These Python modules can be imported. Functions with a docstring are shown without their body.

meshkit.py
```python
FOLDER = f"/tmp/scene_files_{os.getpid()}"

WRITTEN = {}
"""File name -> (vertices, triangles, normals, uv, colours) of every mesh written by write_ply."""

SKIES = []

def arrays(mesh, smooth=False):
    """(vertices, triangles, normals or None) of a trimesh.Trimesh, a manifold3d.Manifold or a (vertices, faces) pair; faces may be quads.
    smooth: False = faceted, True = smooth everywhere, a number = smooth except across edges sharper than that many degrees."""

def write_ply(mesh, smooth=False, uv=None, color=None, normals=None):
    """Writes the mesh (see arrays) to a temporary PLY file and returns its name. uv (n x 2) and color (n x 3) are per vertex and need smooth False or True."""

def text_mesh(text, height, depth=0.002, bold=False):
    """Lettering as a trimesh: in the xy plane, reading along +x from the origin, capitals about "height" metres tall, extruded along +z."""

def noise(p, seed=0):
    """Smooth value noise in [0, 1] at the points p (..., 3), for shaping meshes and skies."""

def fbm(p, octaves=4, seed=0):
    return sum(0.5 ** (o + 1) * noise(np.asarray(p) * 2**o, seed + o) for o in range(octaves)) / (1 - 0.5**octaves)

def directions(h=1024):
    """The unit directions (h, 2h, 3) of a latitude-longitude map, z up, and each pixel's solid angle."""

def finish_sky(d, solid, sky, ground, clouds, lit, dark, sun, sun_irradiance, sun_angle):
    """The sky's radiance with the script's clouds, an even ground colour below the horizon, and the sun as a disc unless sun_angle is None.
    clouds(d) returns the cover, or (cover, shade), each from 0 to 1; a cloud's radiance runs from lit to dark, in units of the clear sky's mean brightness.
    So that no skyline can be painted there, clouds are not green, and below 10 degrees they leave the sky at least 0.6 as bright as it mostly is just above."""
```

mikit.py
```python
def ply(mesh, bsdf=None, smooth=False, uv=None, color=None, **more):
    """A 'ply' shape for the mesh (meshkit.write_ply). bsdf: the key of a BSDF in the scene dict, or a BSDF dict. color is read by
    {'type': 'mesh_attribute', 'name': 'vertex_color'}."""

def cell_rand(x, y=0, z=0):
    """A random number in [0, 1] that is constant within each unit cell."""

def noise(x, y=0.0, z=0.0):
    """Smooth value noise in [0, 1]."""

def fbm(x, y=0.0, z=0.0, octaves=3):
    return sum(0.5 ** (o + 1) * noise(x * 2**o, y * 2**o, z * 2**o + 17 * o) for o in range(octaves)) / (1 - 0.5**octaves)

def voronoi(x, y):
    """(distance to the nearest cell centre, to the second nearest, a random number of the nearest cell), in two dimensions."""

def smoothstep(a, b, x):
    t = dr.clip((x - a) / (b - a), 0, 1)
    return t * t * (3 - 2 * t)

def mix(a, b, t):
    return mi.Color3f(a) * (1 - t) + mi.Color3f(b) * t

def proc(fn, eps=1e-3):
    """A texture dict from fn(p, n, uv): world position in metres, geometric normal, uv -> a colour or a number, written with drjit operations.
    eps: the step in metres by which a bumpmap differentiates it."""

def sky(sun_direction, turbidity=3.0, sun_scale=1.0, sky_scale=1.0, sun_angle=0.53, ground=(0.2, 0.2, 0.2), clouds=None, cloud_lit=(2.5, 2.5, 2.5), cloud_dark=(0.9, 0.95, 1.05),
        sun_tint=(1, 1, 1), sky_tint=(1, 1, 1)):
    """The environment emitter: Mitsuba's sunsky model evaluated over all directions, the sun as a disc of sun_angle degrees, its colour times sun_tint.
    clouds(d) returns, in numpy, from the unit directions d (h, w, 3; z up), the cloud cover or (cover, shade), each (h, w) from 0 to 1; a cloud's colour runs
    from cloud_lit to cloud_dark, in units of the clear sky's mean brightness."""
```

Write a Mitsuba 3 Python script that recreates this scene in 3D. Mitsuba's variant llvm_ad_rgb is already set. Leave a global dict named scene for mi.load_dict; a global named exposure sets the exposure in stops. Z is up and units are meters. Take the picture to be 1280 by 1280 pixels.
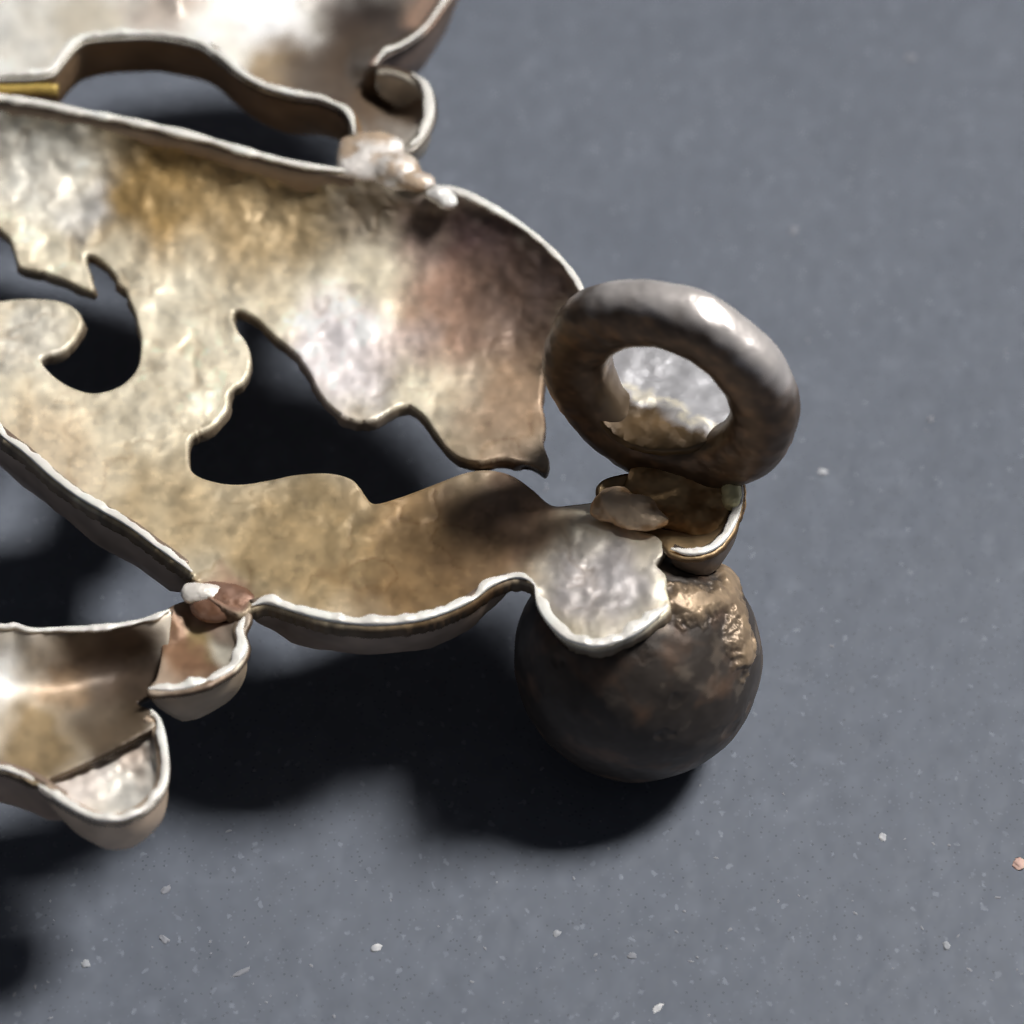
import math, random
import numpy as np, trimesh, shapely, shapely.geometry as sg
import drjit as dr, mitsuba as mi, mikit, meshkit
from scipy.spatial import Delaunay, cKDTree
from mikit import proc, fbm, noise, voronoi, smoothstep, mix

scene, labels = {}, {}
T = mi.ScalarTransform4f
rnd = random.Random(7)
rng = np.random.default_rng(7)

# ------------------------------------------------------------------ camera, light, exposure
U = 3.0e-5                       # the plan below is drawn in units of 0.03 mm
ELEV = math.radians(50)          # the camera looks down at about 50 degrees
DIST = 4300.0                    # 129 mm from the pendant
TARGET = np.array([0, 0, 150.0])
HALF = 640.0
RIGHT = np.array([1.0, 0, 0])
UP = np.array([0, math.sin(ELEV), math.cos(ELEV)])
TOCAM = np.array([0, -math.cos(ELEV), math.sin(ELEV)])
EYE = TARGET + TOCAM * DIST
exposure = 1.12
scene['camera'] = {'type': 'thinlens', 'fov': 2 * math.degrees(math.atan(HALF / DIST)), 'aperture_radius': 0.0011, 'focus_distance': float((DIST - 165) * U),
                   'near_clip': 0.005, 'far_clip': 5.0,
                   'to_world': T().look_at(origin=(EYE * U).tolist(), target=(TARGET * U).tolist(), up=[0, 0, 1])}

LAMP = np.array([0.60, 0.27, 1.0]); LAMP /= np.linalg.norm(LAMP)
def panel(name, direction, dist, sx, sy, rad, label, cat):
    o = np.asarray(direction, float) / np.linalg.norm(direction) * dist
    scene[name] = {'type': 'rectangle', 'to_world': T().look_at(origin=o.tolist(), target=[0, 0, 0.005], up=[0.1, 1, 0.2]) @ T().scale([sx / 2, sy / 2, 1]),
                   'emitter': {'type': 'area', 'radiance': {'type': 'rgb', 'value': list(rad)}}}
    labels[name] = {'label': label, 'category': cat}
panel('ceiling_lamp', LAMP, 0.9, 0.20, 0.20, (37, 36.0, 34.4), 'square white lamp panel above and behind the pendant', 'lamp')
scene['room_light'] = {'type': 'constant', 'radiance': {'type': 'rgb', 'value': [0.020, 0.021, 0.024]}}

# ------------------------------------------------------------------ materials
def bump_fn(scale, seed):
    def fn(p, n, uv):
        q = p * (1.0 / (U * scale)) + seed
        return fbm(q.x, q.y, q.z, 3)
    return fn
def bsdf(name, base, rough, metal, bump=None, spec=0.5, **more):
    b = {'type': 'principled', 'base_color': base, 'roughness': rough, 'metallic': metal, 'specular': spec, **more}
    if bump:
        b = {'type': 'bumpmap', 'arbitrary': proc(bump_fn(bump[0], bump[2]), eps=U * bump[0] * 0.15), 'scale': bump[1] * U, 'bsdf': b}
    scene[name] = {'type': 'twosided', 'bsdf': b}
VC = {'type': 'mesh_attribute', 'name': 'vertex_color'}
bsdf('worn_silver', VC, 0.50, 0.30, (11, 0.7, 3.0))
bsdf('rim_silver', VC, 0.42, 0.20, (7, 0.8, 9.0))
bsdf('scroll_silver', VC, 0.47, 0.25, (22, 1.2, 21.0))
bsdf('dark_metal', VC, 0.46, 0.4, (30, 3.0, 5.0))
bsdf('ring_metal', VC, 0.38, 0.6, (13, 1.3, 11.0))

def table_col(p, n, uv):
    x, y = p.x / U, p.y / U
    m = fbm(x / 210, y / 210, 0.3, 3)
    f = fbm(x / 22 + 5, y / 26, 2.3, 2)
    w = smoothstep(0.60, 0.85, fbm(x / 30 + 31, y / 30, 7.7, 2)) + 1.6 * smoothstep(0.80, 0.93, fbm(x / 15 + 31, y / 17, 2.7, 2))
    c = mix((0.124, 0.141, 0.177), (0.149, 0.167, 0.205), m)
    j = 9 * (fbm(x / 7, y / 7, 9.1, 2) - 0.5); j2 = 9 * (fbm(x / 7 + 60, y / 7, 3.1, 2) - 0.5)
    d1, d2, rnd1 = voronoi((x + j) / 12, (y + j2) / 15)
    g1, g2, rnd2 = voronoi(x / 5.5 + 40, y / 6 + 11)
    k = smoothstep(0.34, 0.12, d1) * smoothstep(0.90, 0.98, rnd1) + 0.45 * smoothstep(0.4, 0.1, g1) * smoothstep(0.86, 0.97, rnd2)
    dk = smoothstep(0.4, 0.1, g1) * smoothstep(0.12, 0.03, rnd2)
    return (c * (0.88 + 0.24 * f) + mi.Color3f(0.022, 0.024, 0.028) * w) * (1 - 0.25 * dk) + mi.Color3f(0.062, 0.066, 0.074) * k
def table_bump(p, n, uv):
    x, y = p.x / U, p.y / U
    return fbm(x / 34, y / 38, 0.5, 2) * 2.4 + fbm(x / 13, y / 15, 4.5, 2) * 0.9
scene['board'] = {'type': 'twosided', 'bsdf': {'type': 'bumpmap', 'arbitrary': proc(table_bump, eps=U * 2), 'scale': U * 0.9,
                  'bsdf': {'type': 'principled', 'base_color': proc(table_col), 'roughness': 0.55, 'specular': 0.35}}}
def flake_fn(p, n, uv):
    return mix((0.42, 0.43, 0.47), (0.66, 0.66, 0.67), noise(p.x / U / 5, p.y / U / 5, 1))
scene['lint_white'] = {'type': 'twosided', 'bsdf': {'type': 'principled', 'base_color': proc(flake_fn), 'roughness': 0.7}}
scene['lint_pale'] = {'type': 'twosided', 'bsdf': {'type': 'principled', 'base_color': {'type': 'rgb', 'value': [0.34, 0.355, 0.39]}, 'roughness': 0.8}}
scene['lint_grey'] = {'type': 'twosided', 'bsdf': {'type': 'principled', 'base_color': {'type': 'rgb', 'value': [0.24, 0.25, 0.285]}, 'roughness': 0.8}}
scene['lint_red'] = {'type': 'twosided', 'bsdf': {'type': 'principled', 'base_color': {'type': 'rgb', 'value': [0.62, 0.42, 0.36]}, 'roughness': 0.7}}

# ------------------------------------------------------------------ helpers
def at(px, py, z):
    """The point at height z that lies under a point of the traced plan (vectorised)."""
    px, py, z = np.broadcast_arrays(np.asarray(px, float), np.asarray(py, float), np.asarray(z, float))
    d = ((px - HALF) / DIST)[..., None] * RIGHT + ((HALF - py) / DIST)[..., None] * UP - TOCAM
    return EYE + d * ((z - EYE[2]) / d[..., 2])[..., None]

def smooth_line(pts, step=4.0, closed=False, corner=None):
    p = np.asarray(pts, float)
    if closed: p = np.vstack([p[-1:], p, p[:2]])
    else: p = np.vstack([2 * p[0] - p[1], p, 2 * p[-1] - p[-2]])
    out = []
    for i in range(1, len(p) - 2):
        a, b, c, d = p[i - 1:i + 3]
        n = max(1, int(round(np.linalg.norm(c - b) / step)))
        t = (np.arange(n) / n)[:, None]
        out.append(0.5 * (2 * b + (c - a) * t + (2 * a - 5 * b + 4 * c - d) * t**2 + (3 * b - a - 3 * c + d) * t**3))
    if not closed: out.append(p[-2:-1])
    return np.vstack(out)

def put(name, mesh, mat, color=None, smooth=True):
    mesh = mesh if isinstance(mesh, trimesh.Trimesh) else trimesh.Trimesh(mesh[0], mesh[1], process=False)
    v = np.asarray(mesh.vertices) * U
    scene[name] = mikit.ply((v, np.asarray(mesh.faces)), mat, smooth=smooth, color=color)
    return name

def N(x, y, z=0.0, s=1.0, seed=0, octv=3):
    x, y, z = np.broadcast_arrays(np.asarray(x, float), np.asarray(y, float), np.asarray(z, float))
    return meshkit.fbm(np.stack([x / s, y / s, z / s], -1), octv, seed)

def sstep(a, b, x):
    t = np.clip((x - a) / (b - a), 0, 1)
    return t * t * (3 - 2 * t)

def dist_to(line, x, y):
    return cKDTree(line).query(np.stack([x, y], -1))[0]

TOPS = []                        # how many vertices of the last shell are on its worked face
def shell(outline, holes, zf, thick, step=5.0, bulge=0.30):
    """A sheet-metal shell: the plan outline with its piercings, at height zf, thickened along its normals, with rounded cut edges.
    Returns mesh, plan x, plan y, and the share of each vertex that is on a cut edge."""
    rings = [smooth_line(outline, step * 0.8, True)] + [smooth_line(h, step * 0.8, True) for h in holes]
    poly = sg.Polygon(rings[0], [r for r in rings[1:]]).buffer(0)
    if poly.geom_type != 'Polygon': poly = max(poly.geoms, key=lambda g: g.area)
    rings = [np.asarray(r.coords)[:-1] for r in [poly.exterior, *poly.interiors]]
    rings = [np.asarray(sg.LinearRing(r).segmentize(step).coords)[:-1] for r in rings]
    x0, y0, x1, y1 = poly.bounds
    gx, gy = np.meshgrid(np.arange(x0, x1, step), np.arange(y0, y1, step * 0.866))
    gx = gx + (np.arange(gx.shape[0])[:, None] % 2) * step / 2
    g = np.stack([gx.ravel(), gy.ravel()], -1)
    g = g + np.random.default_rng(len(g)).uniform(-0.12, 0.12, g.shape) * step
    inner = poly.buffer(-step * 0.6)
    g = g[shapely.contains_xy(inner, g[:, 0], g[:, 1])]
    pts = np.vstack(rings + [g])
    tri = Delaunay(pts).simplices
    cen = pts[tri].mean(1)
    a = pts[tri]
    area = np.abs(np.cross(a[:, 1] - a[:, 0], a[:, 2] - a[:, 0]))
    tri = tri[shapely.contains_xy(poly, cen[:, 0], cen[:, 1]) & (area > 1e-7)]
    x, y = pts.T
    v = at(x, y, zf(x, y))
    a = v[tri]
    fn = np.cross(a[:, 1] - a[:, 0], a[:, 2] - a[:, 0])
    plan = np.cross(pts[tri][:, 1] - pts[tri][:, 0], pts[tri][:, 2] - pts[tri][:, 0])
    flip = plan > 0                                    # the plan's y runs downwards
    tri[flip] = tri[flip][:, ::-1]
    fn[flip] *= -1
    vn = np.zeros_like(v)
    for k in range(3): np.add.at(vn, tri[:, k], fn)
    vn /= np.linalg.norm(vn, axis=1, keepdims=True) + 1e-12
    off = vn + [0, 0, 0.8]; off /= np.linalg.norm(off, axis=1, keepdims=True)
    low = v - off * thick
    n = len(v)
    # boundary edges straight from the triangles: each directed edge without its twin
    e = np.vstack([tri[:, [0, 1]], tri[:, [1, 2]], tri[:, [2, 0]]])
    key, twin = e[:, 0] * n + e[:, 1], e[:, 1] * n + e[:, 0]
    be = e[~np.isin(key, twin)]
    out = np.zeros_like(v)
    for s, t in ((0, 1), (1, 0)):
        o = np.cross(v[be[:, 1]] - v[be[:, 0]], vn[be[:, s]])
        np.add.at(out, be[:, s], o)
    out /= np.linalg.norm(out, axis=1, keepdims=True) + 1e-12
    b = np.unique(be)
    idx = -np.ones(n, int); idx[b] = np.arange(len(b))
    m1 = v[b] - vn[b] * thick * 0.3 + out[b] * thick * bulge
    m2 = v[b] - vn[b] * thick * 0.75 + out[b] * thick * bulge
    V = np.vstack([v, low, m1, m2])
    A, B = 2 * n, 2 * n + len(b)
    F = [tri, tri[:, ::-1] + n]
    i, j = be.T
    for (p, q), (r, s) in (((i, j), (A + idx[i], A + idx[j])), ((A + idx[i], A + idx[j]), (B + idx[i], B + idx[j])), ((B + idx[i], B + idx[j]), (n + i, n + j))):
        F += [np.stack([q, p, r], -1), np.stack([q, r, s], -1)]
    X = np.concatenate([x, x, x[b], x[b]]); Y = np.concatenate([y, y, y[b], y[b]])
    TOPS.append(n)
    return trimesh.Trimesh(V, np.vstack(F), process=False), X, Y, poly

def sweep(line3, inward, section, closed_section=True):
    """Sweeps a section ((inward, up) pairs, per point scaled) along the 3-D line; inward: unit horizontal vectors per point. section: (m, 2) or (n, m, 2)."""
    n = len(line3)
    sec = np.asarray(section, float)
    if sec.ndim == 2: sec = np.repeat(sec[None], n, 0)
    m = sec.shape[1]
    V = line3[:, None] + inward[:, None] * sec[..., :1] + np.array([0, 0, 1.0]) * sec[..., 1:]
    V = V.reshape(-1, 3)
    F = []
    for i in range(n - 1):
        a, b = i * m + np.arange(m), i * m + (np.arange(m) + 1) % m
        F += [np.stack([a, b, b + m], -1), np.stack([a, b + m, a + m], -1)]
    for s in (0, (n - 1) * m):
        k = np.arange(1, m - 1)
        c = np.stack([np.full(m - 2, s), s + k, s + k + 1], -1)
        F.append(c if s else c[:, ::-1])
    mesh = trimesh.Trimesh(V, np.vstack(F), process=False)
    if mesh.volume < 0: mesh.invert()
    return mesh

def inward_of(line, line3, poly):
    t = np.gradient(line3, axis=0); t[:, 2] = 0
    t /= np.linalg.norm(t, axis=1, keepdims=True) + 1e-9
    nrm = np.stack([-t[:, 1], t[:, 0], 0 * t[:, 0]], -1)
    # one side for the whole line, by vote
    d = np.stack([nrm[:, 0], -nrm[:, 1]], -1) * 9
    vote = (shapely.contains_xy(poly, line[:, 0] + d[:, 0], line[:, 1] + d[:, 1]).astype(int)
            - shapely.contains_xy(poly, line[:, 0] - d[:, 0], line[:, 1] - d[:, 1]).astype(int)).sum()
    if vote < 0: nrm = -nrm
    for _ in range(3):
        nrm[1:-1] = (nrm[:-2] + nrm[1:-1] + nrm[2:]) / 3
    return nrm / (np.linalg.norm(nrm, axis=1, keepdims=True) + 1e-9)

def rim(name, pts, zf, poly, w=6.5, lift=4.5, col=(0.95, 0.92, 0.865), seed=1):
    """The worn bright upper edge of the sheet: an uneven rounded bead along the outline."""
    line = smooth_line(pts, 4.0)
    z = zf(line[:, 0], line[:, 1])
    p3 = at(line[:, 0], line[:, 1], z)
    inn = inward_of(line, p3, poly)
    s = N(line[:, 0], line[:, 1], s=22, seed=seed) - 0.5
    s2 = N(line[:, 0], line[:, 1], s=9, seed=seed + 5) - 0.5
    W = w * 0.74 * np.clip(1 + 1.2 * s + 0.3 * s2, 0.5, 1.45)
    fade = np.minimum(1, np.minimum(np.arange(len(W)), np.arange(len(W))[::-1]) / 6.0) * 0.75 + 0.25
    W = W * fade
    a = np.linspace(0, 2 * np.pi, 12, endpoint=False)
    sec = np.stack([W[:, None] * (0.8 + np.sign(np.cos(a)) * np.abs(np.cos(a)) ** 0.7), lift + s2[:, None] * 1.2 + s[:, None] * 2.5 + 0.55 * W[:, None] * np.sign(np.sin(a)) * np.abs(np.sin(a)) ** 0.7], -1)
    m = sweep(p3, inn, sec)
    c = np.repeat(line, 12, 0)
    k = N(c[:, 0], c[:, 1], s=30, seed=seed + 9)
    color = np.asarray(col) * (0.82 + 0.32 * k)[:, None]
    put(name, m, 'rim_silver', np.clip(color, 0, 0.96))

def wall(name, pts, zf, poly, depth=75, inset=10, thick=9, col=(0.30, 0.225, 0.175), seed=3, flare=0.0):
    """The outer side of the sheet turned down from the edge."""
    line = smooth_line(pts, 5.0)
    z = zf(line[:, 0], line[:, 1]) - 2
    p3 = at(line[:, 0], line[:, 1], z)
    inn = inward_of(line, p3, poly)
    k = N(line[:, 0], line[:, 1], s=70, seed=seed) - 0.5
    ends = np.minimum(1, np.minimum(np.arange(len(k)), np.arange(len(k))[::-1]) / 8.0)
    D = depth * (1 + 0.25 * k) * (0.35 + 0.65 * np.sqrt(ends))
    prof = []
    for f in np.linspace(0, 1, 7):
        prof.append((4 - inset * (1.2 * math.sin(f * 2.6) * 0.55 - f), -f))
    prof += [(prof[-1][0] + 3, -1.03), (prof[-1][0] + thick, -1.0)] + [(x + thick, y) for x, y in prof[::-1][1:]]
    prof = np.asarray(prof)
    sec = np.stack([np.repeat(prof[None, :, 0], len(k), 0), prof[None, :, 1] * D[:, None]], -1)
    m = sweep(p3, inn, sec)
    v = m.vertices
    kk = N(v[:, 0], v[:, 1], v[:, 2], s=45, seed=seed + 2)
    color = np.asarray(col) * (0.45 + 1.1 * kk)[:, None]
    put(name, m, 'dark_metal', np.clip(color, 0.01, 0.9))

def blobs(name, items, mat, col, seed=5, rough=0.12, flux=False):
    """Lumps of solder: ellipsoids merged into one surface and roughened. items: (point, (rx, ry, rz))."""
    import manifold3d as m3
    P0 = [tuple(map(float, p)) for p, _ in items]; R0 = [tuple(map(float, r)) for _, r in items]
    dat = [(p, q, min(q)) for p, q in zip(P0, R0)]
    K = 0.34 * min(x[2] for x in dat)
    def sdf(x, y, z):
        a = 0.0
        for (px, py, pz), (rx, ry, rz), mr in dat:
            d = (math.sqrt(((x - px) / rx) ** 2 + ((y - py) / ry) ** 2 + ((z - pz) / rz) ** 2) - 1) * mr
            a += math.exp(max(-60.0, min(60.0, -d / K)))
        return K * math.log(a + 1e-30)
    lo = np.min([np.subtract(p, q) for p, q in zip(P0, R0)], 0) - 14; hi = np.max([np.add(p, q) for p, q in zip(P0, R0)], 0) + 14
    acc = m3.Manifold.level_set(sdf, [*lo, *hi], 4.6).to_mesh()
    m = trimesh.Trimesh(acc.vert_properties[:, :3], acc.tri_verts, process=True).subdivide()
    trimesh.smoothing.filter_taubin(m, iterations=8)
    r = min(min(r) for _, r in items)
    n = m.vertex_normals
    v = m.vertices
    m.vertices = v + n * ((N(v[:, 0], v[:, 1], v[:, 2], s=13, seed=seed) - 0.5) * 2.6 * rough * r + (N(v[:, 0], v[:, 1], v[:, 2], s=30, seed=seed + 3) - 0.5) * 2 * rough * r)[:, None]
    k = N(v[:, 0], v[:, 1], v[:, 2], s=14, seed=seed + 1); k2 = sstep(0.42, 0.66, N(v[:, 0], v[:, 1], v[:, 2], s=24, seed=seed + 2))[:, None]
    color = np.asarray(col) * (0.7 + 0.55 * k)[:, None]
    color = np.clip(color * (1 - k2) + (color * [0.62, 0.50, 0.38]) * k2 if flux else color, 0.01, 0.95)
    put(name, m, mat, color)

def tint(x, y, base, spots, seed=0, speckle=0.25, top=None):
    """Silver with patches of tarnish: spots = (x, y, radius, colour, strength) in plan units, their borders broken up by noise."""
    c = np.repeat(np.asarray(base, float)[None], len(x), 0)
    wx = (N(x, y, s=50, seed=seed + 11) - 0.5) * 60; wy = (N(x, y, s=50, seed=seed + 12) - 0.5) * 60
    for sx, sy, r, col, st in spots:
        d = np.hypot(x + wx - sx, y + wy - sy) / r
        k = (st * (1 - sstep(0.35, 1.15, d)))[:, None]
        c = c * (1 - k) + np.asarray(col) * k
    f = N(x, y, s=13, seed=seed + 20) - 0.5
    g = N(x, y, s=42, seed=seed + 21) - 0.5
    e = 0.6 * sstep(0.58, 0.80, N(x, y, s=17, seed=seed + 24, octv=2))                # darker pits and stains
    c = c * ((1 + speckle * 2.0 * f + 0.6 * g) * (1 - speckle * 1.6 * e))[:, None]
    warm = (N(x, y, s=33, seed=seed + 23) - 0.5)[:, None] * np.array([0.06, 0.0, -0.08])
    c = c + warm * c
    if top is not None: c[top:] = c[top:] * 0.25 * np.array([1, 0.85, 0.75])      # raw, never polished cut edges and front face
    return np.clip(c, 0.012, 0.95)

# ------------------------------------------------------------------ the surface the pendant lies on
g = 14000.0
nx = 60
gx, gy = np.meshgrid(np.linspace(-g, g, nx), np.linspace(-g, g, nx), indexing='ij')
idx = np.arange(nx * nx).reshape(nx, nx)
quads = np.stack([idx[:-1, :-1], idx[1:, :-1], idx[1:, 1:], idx[:-1, 1:]], -1).reshape(-1, 4)
scene['table_top'] = mikit.ply((np.stack([gx, gy, 0 * gx], -1).reshape(-1, 3) * U, quads), 'board', smooth=False)
labels['table_top'] = {'label': 'matt slate grey board with fine grain under the pendant', 'kind': 'structure'}

# ------------------------------------------------------------------ the pendant
P = 'pendant'
labels[P] = {'label': 'tarnished openwork silver pendant seen from the back with ring and bead at its end', 'category': 'pendant'}
ZR = 300.0

# -- the pierced oval plate
top_edge = [(-60, 116), (0, 122), (55, 130), (100, 140), (150, 149), (200, 160), (250, 172), (300, 187), (340, 198), (380, 207), (415, 212), (445, 216)]
right_edge = [(490, 222), (535, 232), (575, 240), (620, 262), (660, 288), (695, 318), (722, 350), (738, 385)]
arm_end = [(728, 402), (708, 418), (690, 440), (680, 462), (676, 500), (680, 530), (678, 552), (685, 575), (682, 589)]
slot = [(660, 581), (630, 571), (605, 576), (580, 573), (560, 560), (545, 540), (530, 518), (510, 505), (490, 510), (470, 522), (445, 524), (420, 512), (400, 490),
        (388, 465), (370, 440), (345, 420), (325, 400), (305, 386), (290, 390), (294, 410), (308, 430), (312, 455), (305, 475), (285, 490), (282, 510), (265, 530),
        (240, 545), (234, 565), (240, 590), (265, 602), (300, 606), (340, 600), (370, 594), (410, 592), (440, 600), (455, 618), (468, 630), (500, 622), (540, 607),
        (580, 592), (610, 588), (640, 595), (665, 612), (690, 632)]
tongue_top = [(720, 631), (750, 629), (768, 642), (792, 661), (822, 672), (831, 690), (819, 704), (832, 720), (833, 740), (836, 760)]
tongue_low = [(836, 760), (815, 780), (790, 797), (760, 808), (735, 810), (705, 800), (685, 782), (672, 760), (668, 735)]
low_edge = [(668, 735), (658, 727), (640, 725), (615, 735), (590, 753), (560, 767), (525, 778), (480, 783), (440, 782), (400, 776), (365, 766), (335, 757), (315, 760)]
joint = [(300, 768), (275, 757), (250, 738)]
left_edge = [(240, 718), (215, 700), (190, 682), (160, 660), (125, 640), (95, 622), (60, 595), (30, 568), (0, 545), (-60, 490)]
crescent = [(-30, 270), (0, 286), (14, 300), (26, 333), (50, 337), (85, 350), (112, 362), (113, 350), (106, 325), (110, 317), (122, 320), (142, 340), (160, 368),
            (172, 400), (177, 430), (172, 460), (152, 482), (120, 492), (92, 486), (66, 470), (50, 448), (75, 438), (92, 424), (101, 402), (92, 385), (68, 376),
            (30, 374), (0, 377), (-30, 377)]
plate_outline = top_edge + right_edge + arm_end + slot + tongue_top + tongue_low[1:-1] + low_edge + joint + left_edge
rim_lines = [smooth_line(l, 4) for l in (top_edge + right_edge, low_edge + joint, left_edge)]
rim_pts = np.vstack(rim_lines)
def tongue_w(x, y):
    return sstep(640, 720, x) * sstep(600, 660, y)
def crease(x, y):
    wx, wy = 26 * (N(x, y, s=30, seed=34) - 0.5), 26 * (N(x, y, s=30, seed=35) - 0.5)
    a = 1 - np.abs(2 * N((x + wx) * 0.8, (y + wy) * 1.15, s=46, seed=36, octv=2) - 1) * 7
    b = 1 - np.abs(2 * N(x + wy, (y + wx) * 1.3, s=25, seed=37, octv=2) - 1) * 6
    return np.clip(a, 0, 1) ** 1.5 * sstep(0.42, 0.62, N(x, y, s=80, seed=38)) + 0.55 * np.clip(b, 0, 1) ** 1.5 * sstep(0.45, 0.65, N(x, y, s=55, seed=39))
def plate_base(x, y):
    return ZR + 0 * x + 14 * tongue_w(x, y)
def plate_z(x, y):
    d = dist_to(rim_pts, x, y)
    t = np.clip((d - 4) / 112.0, 0, 1)
    bowl = 62 * (1 - (1 - t) ** 2.0)
    bowl = bowl * (1 - 0.8 * tongue_w(x, y))
    swell = 16 * (N(x, y, s=120, seed=31, octv=2) - 0.5)                       # the sheet is worked by hand
    lumps = 8 * (N(x, y, s=34, seed=32, octv=2) - 0.5) + 3.4 * (N(x, y, s=15, seed=33, octv=2) - 0.5)
    lumps = lumps - 1.9 * crease(x, y)
    right = sstep(380, 560, x) * (1 - tongue_w(x, y))
    lip = 14 * sstep(60, 0, np.hypot((x - 620) * 0.5, y - 570)) * sstep(592, 575, y)
    return plate_base(x, y) - bowl + (swell + lumps * (1 - 0.45 * right)) * sstep(0, 30, d) + lip
m, X, Y, plate_poly = shell(plate_outline, [crescent], plate_z, 21, 3.6, 0.12)
SIL = (0.85, 0.765, 0.59)
spots = [(205, 222, 125, (0.37, 0.235, 0.085), 0.97), (330, 262, 120, (0.42, 0.30, 0.15), 0.9), (460, 255, 80, (0.19, 0.15, 0.11), 0.9), (540, 290, 60, (0.20, 0.13, 0.10), 0.8),
         (608, 322, 120, (0.115, 0.072, 0.074), 0.97), (560, 390, 90, (0.40, 0.24, 0.17), 0.9), (655, 395, 105, (0.15, 0.098, 0.075), 0.95), (700, 345, 50, (0.24, 0.175, 0.16), 0.9),
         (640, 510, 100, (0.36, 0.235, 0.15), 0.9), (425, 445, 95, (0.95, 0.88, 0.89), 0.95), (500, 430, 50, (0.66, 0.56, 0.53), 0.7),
         (520, 690, 165, (0.29, 0.185, 0.09), 1.0), (360, 680, 140, (0.36, 0.26, 0.135), 0.95), (640, 650, 95, (0.30, 0.19, 0.125), 0.95), (600, 700, 70, (0.22, 0.14, 0.075), 0.8),
         (755, 735, 85, (0.44, 0.41, 0.41), 0.97), (280, 745, 30, (0.30, 0.16, 0.12), 0.9), (210, 640, 110, (0.46, 0.35, 0.20), 0.85),
         (50, 570, 90, (0.55, 0.43, 0.29), 0.7), (110, 250, 45, (0.66, 0.65, 0.64), 0.8), (40, 200, 90, (0.74, 0.72, 0.66), 0.8), (30, 420, 60, (0.78, 0.74, 0.66), 0.7)]
c = tint(X, Y, SIL, spots, 1, top=TOPS[-1])
cr_, fl = crease(X, Y), sstep(0.66, 0.74, N(X, Y * 1.4, s=15, seed=42, octv=2))
c = c * (1 - 0.26 * np.clip(cr_, 0, 1)[:, None] * np.array([0.8, 1.0, 1.2])) + 0.16 * fl[:, None] * c
put(P + '__plate', m, 'worn_silver', np.clip(c, 0.012, 0.95))
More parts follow.
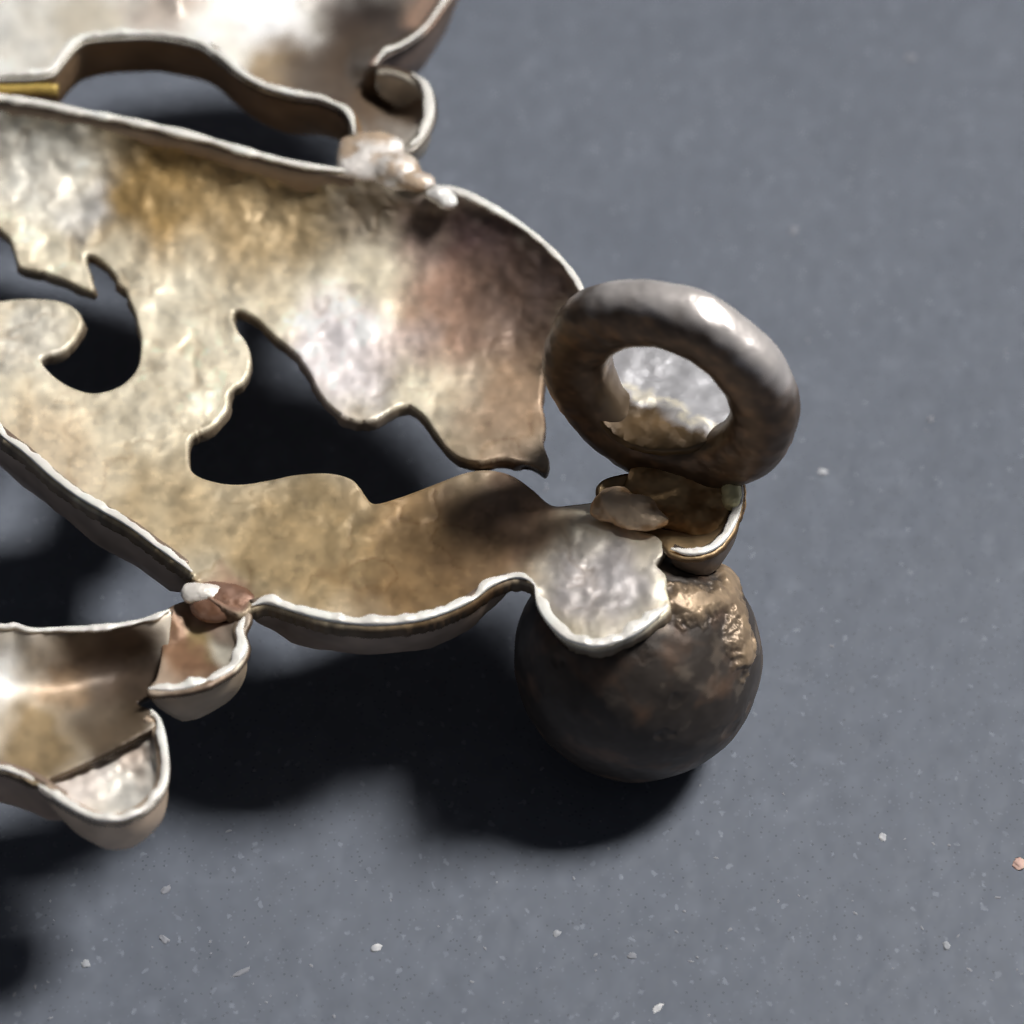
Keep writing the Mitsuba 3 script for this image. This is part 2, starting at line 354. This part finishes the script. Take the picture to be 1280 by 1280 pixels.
labels[P + '__plate'] = {'label': 'pierced oval plate, dished, cream silver at left and brown at right'}
rim(P + '__plate__rim', top_edge, plate_base, plate_poly, 7.5, seed=1)
rim(P + '__plate__rim_001', right_edge[1:], plate_base, plate_poly, 6.5, seed=2)
rim(P + '__plate__rim_002', low_edge, plate_base, plate_poly, 7.5, seed=3)
rim(P + '__plate__rim_003', tongue_low, plate_base, plate_poly, 8.5, seed=4)
rim(P + '__plate__rim_004', left_edge, plate_base, plate_poly, 7.0, seed=5)
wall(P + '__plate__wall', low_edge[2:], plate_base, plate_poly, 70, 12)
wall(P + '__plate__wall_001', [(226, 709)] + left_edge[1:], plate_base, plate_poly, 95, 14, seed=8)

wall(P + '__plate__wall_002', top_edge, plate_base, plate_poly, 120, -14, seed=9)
# -- the upper scroll
up_low = [(-60, 100), (0, 98), (40, 97), (65, 92), (80, 75), (95, 58), (112, 50), (150, 47), (190, 46), (230, 52), (255, 60), (275, 75), (300, 95), (330, 112), (365, 122),
          (400, 127), (425, 138), (437, 152), (442, 170)]
curl_edge = [(515, 186), (530, 170), (542, 142), (536, 110), (516, 94), (492, 85), (470, 84)]
lobe_edge = [(470, 84), (480, 71), (505, 58), (530, 40), (548, 18), (564, -6), (585, -40)]
up_outline = up_low + [(475, 178), (500, 190)] + curl_edge + lobe_edge[1:] + [(590, -70), (-60, -70)]
up_rim = np.vstack([smooth_line(l, 4) for l in (up_low, curl_edge, lobe_edge)])
def up_base(x, y): return ZR + 12 + 0 * x
def up_z(x, y):
    d = dist_to(up_rim, x, y)
    t = np.clip((d - 4) / 150.0, 0, 1)
    deep = 0.35 + 0.65 * sstep(180, 300, x)
    bowl = 40 * deep * (1 - (1 - t) ** 2) + 75 * np.exp(-((x - 428) ** 2 + 1.2 * (y - 38) ** 2) / 105.0**2) * sstep(0, 40, d)
    curl = 20 * np.exp(-((x - 497) ** 2 + (y - 130) ** 2) / 30.0**2)
    ridge = 22 * np.exp(-((x - 225) / 22) ** 2) * sstep(10, 60, d) + 22 * np.exp(-((x + 0.7 * y - 525) / 14.0) ** 2) * sstep(10, 40, d)
    return up_base(x, y) - bowl - curl + ridge + (7 * (N(x, y, s=40, seed=41, octv=2) - 0.5)) * sstep(0, 30, d)
m, X, Y, up_poly = shell(up_outline, [], up_z, 9, 4.2)
spots = [(110, 20, 70, (0.72, 0.62, 0.46), 0.6), (200, 20, 55, (0.62, 0.50, 0.42), 0.7), (350, 100, 75, (0.30, 0.20, 0.09), 0.92), (470, 55, 120, (0.05, 0.033, 0.028), 0.98),
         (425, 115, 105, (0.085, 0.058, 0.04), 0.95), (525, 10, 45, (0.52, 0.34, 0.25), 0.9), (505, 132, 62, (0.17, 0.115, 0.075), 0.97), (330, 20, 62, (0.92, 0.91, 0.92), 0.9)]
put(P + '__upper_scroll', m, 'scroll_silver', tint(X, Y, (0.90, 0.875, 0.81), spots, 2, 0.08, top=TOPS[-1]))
labels[P + '__upper_scroll'] = {'label': 'smooth hollow scroll above the plate with a bright bowl'}
rim(P + '__upper_scroll__rim', up_low, up_base, up_poly, 7.0, seed=11)
rim(P + '__upper_scroll__rim_001', curl_edge[:5], up_base, up_poly, 8.0, seed=12)
rim(P + '__upper_scroll__rim_002', lobe_edge, up_base, up_poly, 4.0, seed=13)
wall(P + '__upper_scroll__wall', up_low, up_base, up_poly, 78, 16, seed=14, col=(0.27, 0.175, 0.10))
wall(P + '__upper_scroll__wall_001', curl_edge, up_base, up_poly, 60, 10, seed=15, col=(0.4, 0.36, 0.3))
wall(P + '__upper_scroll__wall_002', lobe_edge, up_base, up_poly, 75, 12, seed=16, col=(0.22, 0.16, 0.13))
# a brass wire shows in the slit between scroll and plate
line = smooth_line([(-60, 113), (0, 112), (40, 111), (72, 113)], 6)
p3 = at(line[:, 0], line[:, 1], ZR - 4)
a = np.linspace(0, 2 * np.pi, 10, endpoint=False)
m = sweep(p3, inward_of(line, p3, plate_poly), np.stack([8 * np.cos(a), 8 * np.sin(a)], -1))
put(P + '__wire', m, 'rim_silver', np.clip(np.array([0.62, 0.44, 0.12]) * (0.7 + 0.5 * N(*m.vertices.T, s=14))[:, None], 0, 1))
labels[P + '__wire'] = {'label': 'brass yellow wire in the slit under the upper scroll'}

def lump(px, py, z, r): return (at(px, py, z), r)
blobs(P + '__solder', [lump(468, 184, ZR + 4, (40, 26, 14)), lump(496, 208, ZR + 6, (28, 22, 13)), lump(455, 208, ZR - 4, (30, 26, 14)), lump(523, 227, ZR + 3, (22, 14, 9)), lump(434, 195, ZR, (12, 30, 10)), lump(500, 226, ZR - 8, (30, 18, 10))],
      'scroll_silver', (0.86, 0.81, 0.77), 51, 0.13, True)
blobs(P + '__solder_001', [lump(548, 243, ZR + 4, (16, 12, 9)), lump(560, 252, ZR + 2, (12, 12, 8))], 'rim_silver', (0.9, 0.88, 0.86), 52, 0.2)

# -- the lower scroll: bowl, right lobe, front lobe
bowl_top = [(-60, 772), (0, 783), (20, 782), (40, 788), (75, 787), (110, 786), (150, 782), (190, 773), (212, 764)]
bowl_out = bowl_top + [(212, 790), (205, 830), (195, 862), (170, 878), (188, 888), (198, 902), (170, 920), (120, 945), (60, 972), (42, 979), (10, 966), (-60, 950)]
bowl_front = [(-60, 950), (10, 966), (42, 979)]
def low_base(x, y): return ZR - 8 + 0 * x
bt = smooth_line(bowl_top, 4); bf = smooth_line([(-60, 950), (10, 966), (45, 980), (120, 947), (198, 903)], 4)
def bowl_z(x, y):
    d1, d2 = dist_to(bt, x, y), dist_to(bf, x, y)
    f = d1 / (d1 + d2 + 1e-6)
    k = np.sin(np.pi * f) ** 1.3
    side = 0.35 + 0.65 * sstep(-120, 150, x) - 0.5 * sstep(140, 215, x)
    return low_base(x, y) - 70 * k * side + 5 * (N(x, y, s=40, seed=61, octv=2) - 0.5)
m, X, Y, bowl_poly = shell(bowl_out, [], bowl_z, 9, 4.2, 0.1)
spots = [(90, 860, 50, (0.36, 0.22, 0.11), 0.85), (165, 840, 80, (0.085, 0.058, 0.042), 0.97), (150, 925, 85, (0.10, 0.068, 0.04), 0.95), (45, 930, 70, (0.28, 0.19, 0.085), 0.92), (40, 800, 45, (0.40, 0.33, 0.26), 0.7),
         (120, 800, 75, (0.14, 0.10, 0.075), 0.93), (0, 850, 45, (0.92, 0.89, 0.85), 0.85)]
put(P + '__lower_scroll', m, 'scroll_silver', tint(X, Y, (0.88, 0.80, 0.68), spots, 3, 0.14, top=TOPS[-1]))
labels[P + '__lower_scroll'] = {'label': 'hollow brown scroll bowl under the plate with a white glint at its left'}
rim(P + '__lower_scroll__rim', bowl_top, low_base, bowl_poly, 5.5, seed=21)
rim(P + '__lower_scroll__rim_001', bowl_front, low_base, bowl_poly, 6, seed=22)
wall(P + '__lower_scroll__wall', bowl_front + [(75, 1000)], low_base, bowl_poly, 80, 10, seed=23, col=(0.42, 0.31, 0.24))

lobe_rim = [(312, 768), (304, 790), (309, 812), (298, 833), (274, 850), (244, 861), (214, 866), (186, 865)]
lobe_out = [(206, 768), (235, 752), (262, 753), (288, 760)] + lobe_rim + [(198, 845), (204, 810)]
lr = smooth_line(lobe_rim, 4)
def lobe_z(x, y):
    d = dist_to(lr, x, y)
    return low_base(x, y) + 4 - 30 * (1 - (1 - np.clip((d - 6) / 60, 0, 1)) ** 2) + 14 * sstep(60, 105, d) + 9 * (N(x, y, s=26, seed=62, octv=2) - 0.5)
m, X, Y, lobe_poly = shell(lobe_out, [], lobe_z, 9, 4.2)
spots = [(235, 810, 60, (0.25, 0.135, 0.075), 0.95), (260, 800, 25, (0.44, 0.34, 0.16), 0.7), (290, 815, 26, (0.82, 0.78, 0.66), 0.9), (265, 765, 40, (0.42, 0.30, 0.24), 0.8)]
put(P + '__lobe', m, 'worn_silver', tint(X, Y, (0.50, 0.40, 0.31), spots, 4, top=TOPS[-1]))
labels[P + '__lobe'] = {'label': 'small reddish brown lobe right of the lower bowl'}
rim(P + '__lobe__rim', lobe_rim, low_base, lobe_poly, 7.5, seed=25)
wall(P + '__lobe__wall', lobe_rim, low_base, lobe_poly, 72, 14, seed=26, col=(0.46, 0.36, 0.26))

front_rim = [(190, 890), (201, 902), (208, 930), (211, 962), (207, 984), (195, 1002), (176, 1018), (150, 1028), (118, 1026), (80, 1008), (48, 985)]
front_out = front_rim + [(60, 974), (120, 947), (170, 921)]
fr = smooth_line(front_rim, 4)
def front_z(x, y):
    d = dist_to(fr, x, y)
    return low_base(x, y) - 8 - 16 * (1 - (1 - np.clip((d - 6) / 45, 0, 1)) ** 2) + 13 * (N(x, y, s=19, seed=63, octv=2) - 0.5) * sstep(2, 16, d)
m, X, Y, front_poly = shell(front_out, [], front_z, 9, 4.2, 0.1)
spots = [(160, 950, 30, (0.56, 0.44, 0.36), 0.8), (90, 985, 40, (0.70, 0.62, 0.58), 0.7), (160, 1005, 40, (0.88, 0.85, 0.78), 0.8)]
put(P + '__lobe_001', m, 'worn_silver', tint(X, Y, (0.93, 0.86, 0.77), spots, 5, top=TOPS[-1]))
labels[P + '__lobe_001'] = {'label': 'bright silver lobe in front of the lower bowl'}
rim(P + '__lobe_001__rim', front_rim, low_base, front_poly, 6, seed=27)
wall(P + '__lobe_001__wall', front_rim, low_base, front_poly, 62, 6, seed=28, col=(0.60, 0.46, 0.34))
blobs(P + '__solder_002', [lump(249, 739, ZR - 2, (17, 11, 7)), lump(266, 744, ZR - 7, (20, 12, 7)), lump(238, 742, ZR - 6, (9, 14, 7))], 'scroll_silver', (0.90, 0.85, 0.79), 53, 0.25)
blobs(P + '__solder_003', [lump(286, 750, ZR - 10, (30, 20, 9)), lump(268, 762, ZR - 14, (26, 18, 9)), lump(266, 742, ZR - 12, (26, 16, 8))], 'worn_silver', (0.28, 0.165, 0.12), 54, 0.18, True)

# -- the hollow bead under the tongue
BC, BR = at(797, 824, 148), 149.0
def on_bead(px, py, lift=0.0):
    e = at(px, py, 0) - EYE; e /= np.linalg.norm(e)
    oc = EYE - BC
    b = oc @ e; disc = b * b - (oc @ oc - (BR + lift) ** 2)
    return EYE + e * (-b - math.sqrt(max(disc, 0)))
s = trimesh.creation.icosphere(subdivisions=7)
n0 = s.vertices.copy()
smear = [np.array([on_bead(x, y) for x, y in smooth_line(l, 4)]) for l in ([(846, 752), (860, 755), (885, 750), (908, 748)], [(905, 680), (912, 725), (914, 750), (924, 785), (928, 822)])]
sd = np.minimum(*[cKDTree(l).query(n0 * BR + BC)[0] for l in smear]) + (N(*n0.T, s=0.11, seed=77) - 0.5) * 34 + (N(*n0.T, s=0.04, seed=78) - 0.5) * 10
sk = sstep(30, 6, sd) * (0.65 + 0.35 * sstep(0.4, 0.6, N(*n0.T, s=0.1, seed=90)))
R = BR * (1 + 0.03 * (N(*n0.T, s=0.6, seed=71) - 0.5) * 2 + 0.004 * (N(*n0.T, s=0.14, seed=74) - 0.5) * 2 - 0.010 * sstep(0.66, 0.8, N(*n0.T, s=0.25, seed=75)))
R = R + sstep(30, 2, sd) * 9 + sk * (N(*n0.T, s=0.16, seed=79, octv=2) - 0.5) * 3
v = n0 * R[:, None] + BC
k = N(*n0.T, s=0.5, seed=72)[:, None]; k2 = N(*n0.T, s=0.22, seed=73)[:, None]
c = np.array([0.066, 0.054, 0.047]) * (0.35 + 1.2 * k) + np.array([0.26, 0.12, 0.05]) * np.clip(k2 - 0.54, 0, 1) * 1.0
c = c * (0.75 + 0.5 * N(*n0.T, s=0.09, seed=76))[:, None]
worn = sstep(0.55, 0.75, N(*n0.T, s=0.16, seed=88))[:, None] * np.array([0.075, 0.06, 0.045]) * sstep(0.1, 0.6, n0[:, 2:3] + 0.5 * n0[:, :1])
tan = np.array([0.40, 0.29, 0.19]) * (0.55 + 0.8 * N(*n0.T, s=0.08, seed=89))[:, None]
c = (c + worn) * (1 - sk[:, None]) + tan * sk[:, None]
put(P + '__bead', trimesh.Trimesh(v, s.faces, process=False), 'dark_metal', np.clip(c, 0.012, 0.9))
labels[P + '__bead'] = {'label': 'round dark bronze bead under the tongue of the plate'}
def drip(pts, r0, r1):
    L = smooth_line(pts, 9)
    return [(on_bead(x, y, -r * 0.62), (r, r, r)) for (x, y), r in zip(L, np.linspace(r0, r1, len(L)))]
blobs(P + '__solder_005', drip([(914, 796), (922, 822)], 9, 10), 'rim_silver', (0.72, 0.60, 0.44), 56, 0.2)

# -- the collar that carries the ring
col_rim = [(838, 690), (858, 696), (880, 694), (900, 684), (916, 664), (925, 640), (928, 618), (926, 600)]
col_out = [(752, 606), (756, 632), (775, 650), (800, 664), (822, 674)] + col_rim + [(890, 592), (830, 596), (780, 596)]
cr = smooth_line(col_rim, 4)
def col_base(x, y): return ZR + 16 + 0 * x
def col_z(x, y):
    d = dist_to(cr, x, y)
    return col_base(x, y) - 34 * (1 - (1 - np.clip((d - 4) / 60, 0, 1)) ** 2) + 40 * sstep(60, 130, d)
m, X, Y, col_poly = shell(col_out, [], col_z, 9, 4.2)
put(P + '__collar', m, 'dark_metal', tint(X, Y, (0.50, 0.35, 0.19), [(890, 640, 40, (0.34, 0.22, 0.12), 0.7)], 6, top=TOPS[-1]))
labels[P + '__collar'] = {'label': 'brown cup shaped collar between bead and ring'}
rim(P + '__collar__rim', col_rim, col_base, col_poly, 6.5, seed=31)
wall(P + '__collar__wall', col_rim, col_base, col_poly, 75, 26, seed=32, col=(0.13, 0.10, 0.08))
blobs(P + '__neck', [lump(852, 594, ZR + 12, (60, 34, 28)), lump(846, 622, ZR + 4, (64, 36, 18)), lump(876, 642, ZR - 6, (44, 34, 14)), lump(902, 612, ZR + 6, (26, 34, 22))], 'dark_metal', (0.48, 0.31, 0.15), 60, 0.16, True)
labels[P + '__neck'] = {'label': 'brassy brown solder neck joining ring and collar'}
blobs(P + '__solder_006', [lump(772, 626, ZR + 22, (26, 18, 13)), lump(796, 632, ZR + 28, (22, 14, 12)), lump(806, 650, ZR + 20, (28, 13, 11)), lump(758, 636, ZR + 16, (18, 14, 9)), lump(785, 645, ZR + 16, (26, 14, 10))], 'worn_silver', (0.80, 0.61, 0.43), 57, 0.30, True)
blobs(P + '__solder_008', [lump(733, 392, ZR + 4, (12, 14, 12)), lump(722, 408, ZR, (14, 12, 10))], 'worn_silver', (0.62, 0.50, 0.28), 59, 0.2)
blobs(P + '__solder_007', [lump(914, 612, ZR + 26, (11, 12, 16)), lump(915, 626, ZR + 22, (11, 12, 14))], 'worn_silver', (0.74, 0.66, 0.36), 58, 0.15)

# -- the ring, standing almost upright in the collar
RC = at(838, 483, ZR + 146)
axis = np.array([-0.37, -0.93, 0.0]); axis /= np.linalg.norm(axis)
RM, TR, TA = 117.0, 41.0, 34.0
na, nb = 220, 64
A, B = np.meshgrid(np.linspace(0, 2 * np.pi, na, endpoint=False), np.linspace(0, 2 * np.pi, nb, endpoint=False), indexing='ij')
u = np.cross(axis, [0, 0, 1.0]); u /= np.linalg.norm(u)
w = np.cross(u, axis)                           # w points up in the ring's plane
rad = np.cos(A)[..., None] * u + np.sin(A)[..., None] * w
ce, se = np.cos(B), np.sin(B)
pw = lambda t, e: np.sign(t) * np.abs(t) ** e
off = (TR * pw(ce, 0.85))[..., None] * rad + (TA * pw(se, 0.85))[..., None] * axis
V = RC + RM * rad + off
nn = N(V[..., 0], V[..., 1], V[..., 2], s=60, seed=81) - 0.5
n2 = N(V[..., 0], V[..., 1], V[..., 2], s=24, seed=83) - 0.5
dent = np.clip(N(V[..., 0], V[..., 1], V[..., 2], s=38, seed=86) - 0.62, 0, 1)
nrm = ce[..., None] * rad + se[..., None] * axis
V = V + nrm * (nn * 7 + n2 * 2.2 - dent * 10)[..., None]
I = np.arange(na * nb).reshape(na, nb)
I2, I3 = np.roll(I, -1, 0), np.roll(I, -1, 1)
I4 = np.roll(I2, -1, 1)
F = np.stack([I, I2, I4, I3], -1).reshape(-1, 4)
V = V.reshape(-1, 3)
m = trimesh.Trimesh(V, np.vstack([F[:, [0, 1, 2]], F[:, [0, 2, 3]]]), process=False)
if m.volume < 0: m.invert()
k = N(V[:, 0], V[:, 1], V[:, 2], s=55, seed=82)[:, None]
SGN = 1.0 if u[0] > 0 else -1.0
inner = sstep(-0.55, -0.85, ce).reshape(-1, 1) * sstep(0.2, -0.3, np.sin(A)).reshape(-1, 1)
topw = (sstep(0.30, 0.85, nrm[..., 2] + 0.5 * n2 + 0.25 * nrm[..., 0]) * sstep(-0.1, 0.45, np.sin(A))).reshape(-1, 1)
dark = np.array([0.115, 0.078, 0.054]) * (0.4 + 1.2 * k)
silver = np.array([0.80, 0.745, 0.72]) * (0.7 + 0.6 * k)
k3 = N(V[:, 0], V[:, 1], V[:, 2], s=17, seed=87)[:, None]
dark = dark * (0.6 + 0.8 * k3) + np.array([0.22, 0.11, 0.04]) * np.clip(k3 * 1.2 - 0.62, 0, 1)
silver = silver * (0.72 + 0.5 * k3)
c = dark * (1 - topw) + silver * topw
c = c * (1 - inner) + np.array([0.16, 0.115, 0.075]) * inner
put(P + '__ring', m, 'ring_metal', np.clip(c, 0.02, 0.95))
labels[P + '__ring'] = {'label': 'thick round suspension ring, dark inside and worn bright on top'}

# a silver seat inside the ring, worn bright
seat = sg.Point(0, 0).buffer(1, 48)
SC = RC - [0, 0, 56.0]
q = rng.uniform(-1, 1, (2600, 2)); q = q[np.hypot(*q.T) < 0.985]
ca = np.linspace(0, 2 * np.pi, 90, endpoint=False)
q = np.vstack([np.stack([np.cos(ca), np.sin(ca)], -1), q])
tri = Delaunay(q).simplices
rr = np.hypot(*q.T)
sx, sy = 104, 92
h = 4 * rr**3 - 34 * np.clip(-q[:, 1] - 0.42, 0, 1) ** 1.3 + 5 * (N(q[:, 0] * sx, q[:, 1] * sy, s=26, seed=84) - 0.5) * 2
ang = math.radians(-20)
top = np.stack([q[:, 0] * sx * math.cos(ang) - q[:, 1] * sy * math.sin(ang), q[:, 0] * sx * math.sin(ang) + q[:, 1] * sy * math.cos(ang), h], -1)
n = len(top)
low = top - [0, 0, 9]
i, j = np.arange(90), (np.arange(90) + 1) % 90
V = np.vstack([top, low]) + SC + np.array([-2, 52.0, 0])
m = trimesh.Trimesh(V, np.vstack([tri, tri[:, ::-1] + n, np.stack([i, n + i, j], -1), np.stack([j, n + i, n + j], -1)]), process=False)
trimesh.repair.fix_normals(m)
qq = np.vstack([q, q]); f = N(V[:, 0], V[:, 1], s=20, seed=85); f2 = N(V[:, 0], V[:, 1], s=30, seed=94) - 0.5
brass = sstep(-0.36, -0.52, qq[:, 1] + 0.22 * qq[:, 0] + 0.5 * f2)[:, None]
pale = (np.exp(-((qq[:, 1] + 0.22 * qq[:, 0] + 0.5 * f2 + 0.33) / 0.055) ** 2))[:, None]
c = np.array([0.42, 0.42, 0.445]) * (0.75 + 0.5 * f)[:, None]
c = c * (1 - pale) + np.array([0.72, 0.67, 0.56]) * pale
c = c * (1 - brass) + np.array([0.10, 0.062, 0.028]) * (0.3 + 1.4 * f)[:, None] * brass
put(P + '__ring__seat', m, 'worn_silver', np.clip(c, 0.01, 0.95))
labels[P + '__ring__seat'] = {'label': 'bright silver seat filling the ring'}

# ------------------------------------------------------------------ lint and dust on the board
def flake(px, py, rx, ry, seed, rz=0.4):
    rx, ry = rx * 0.85, ry * 0.85
    s = trimesh.creation.icosphere(subdivisions=2)
    v = s.vertices * [rx, ry, min(rx, ry) * rz]
    v = v * (0.35 + 1.3 * N(*(s.vertices.T), s=0.55, seed=seed, octv=2))[:, None]
    a = rnd.uniform(0, 6.3)
    v = v @ trimesh.transformations.rotation_matrix(a, [0, 0, 1])[:3, :3].T
    return trimesh.Trimesh(v + at(px, py, min(rx, ry) * rz * 0.7), s.faces, process=False)
specks = [(470, 1185, 6, 8, 'white', 'brightest white speck of lint, on the board below the pendant'),
          (107, 1205, 6, 6, 'pale', 'white speck of lint near the bottom left corner'),
          (207, 1112, 8, 5, 'grey', 'pale crumb of dust below the silver front lobe'),
          (696, 1167, 6, 5, 'pale', 'white speck of lint below the middle of the bead shadow'),
          (790, 1195, 7, 5, 'grey', 'small grey speck of lint right of the middle one near the bottom edge'),
          (822, 1260, 4, 9, 'white', 'upright white fibre close to the bottom edge'),
          (1103, 1046, 6, 6, 'white', 'round white speck of lint at lower right'),
          (1183, 1182, 5, 7, 'pale', 'white speck of lint nearest the bottom right corner'),
          (1274, 1080, 9, 10, 'red', 'reddish white crumb at the right edge'),
          (1028, 590, 7, 6, 'white', 'white speck of lint right of the ring'),
          (1163, 524, 5, 5, 'grey', 'faint speck of lint far right of the ring'),
          (1138, 72, 10, 7, 'grey', 'faint pale smudge of lint at upper right'),
          (992, 288, 6, 8, 'grey', 'faint speck of lint above and right of the ring'),
          (302, 1215, 4, 13, 'grey', 'thin curved fibre of lint at lower left'),
          (205, 1174, 5, 8, 'grey', 'small pale crumb above the thin fibre at lower left')]
for i, (px, py, rx, ry, kind, lab) in enumerate(specks):
    key = 'lint_speck' + (f'_{i:03d}' if i else '')
    put(key, flake(px, py, rx, ry, 100 + i), 'lint_' + kind)
    labels[key] = {'label': lab, 'category': 'lint', 'group': 'specks of lint on the board'}
fine = []
for i in range(110):
    px, py = rnd.uniform(0, 1280), rnd.uniform(0, 1280)
    if rnd.random() < 0.6: py = 1280 - abs(rnd.gauss(0, 170))
    if not 0 < py < 1280: continue
    r = rnd.uniform(1.0, 2.4)
    fine.append(flake(px, py, r, r * rnd.uniform(0.8, 2.2), 200 + i))
put('dust', trimesh.util.concatenate(fine), 'lint_grey')
labels['dust'] = {'label': 'fine pale dust scattered over the board', 'category': 'dust', 'kind': 'stuff'}
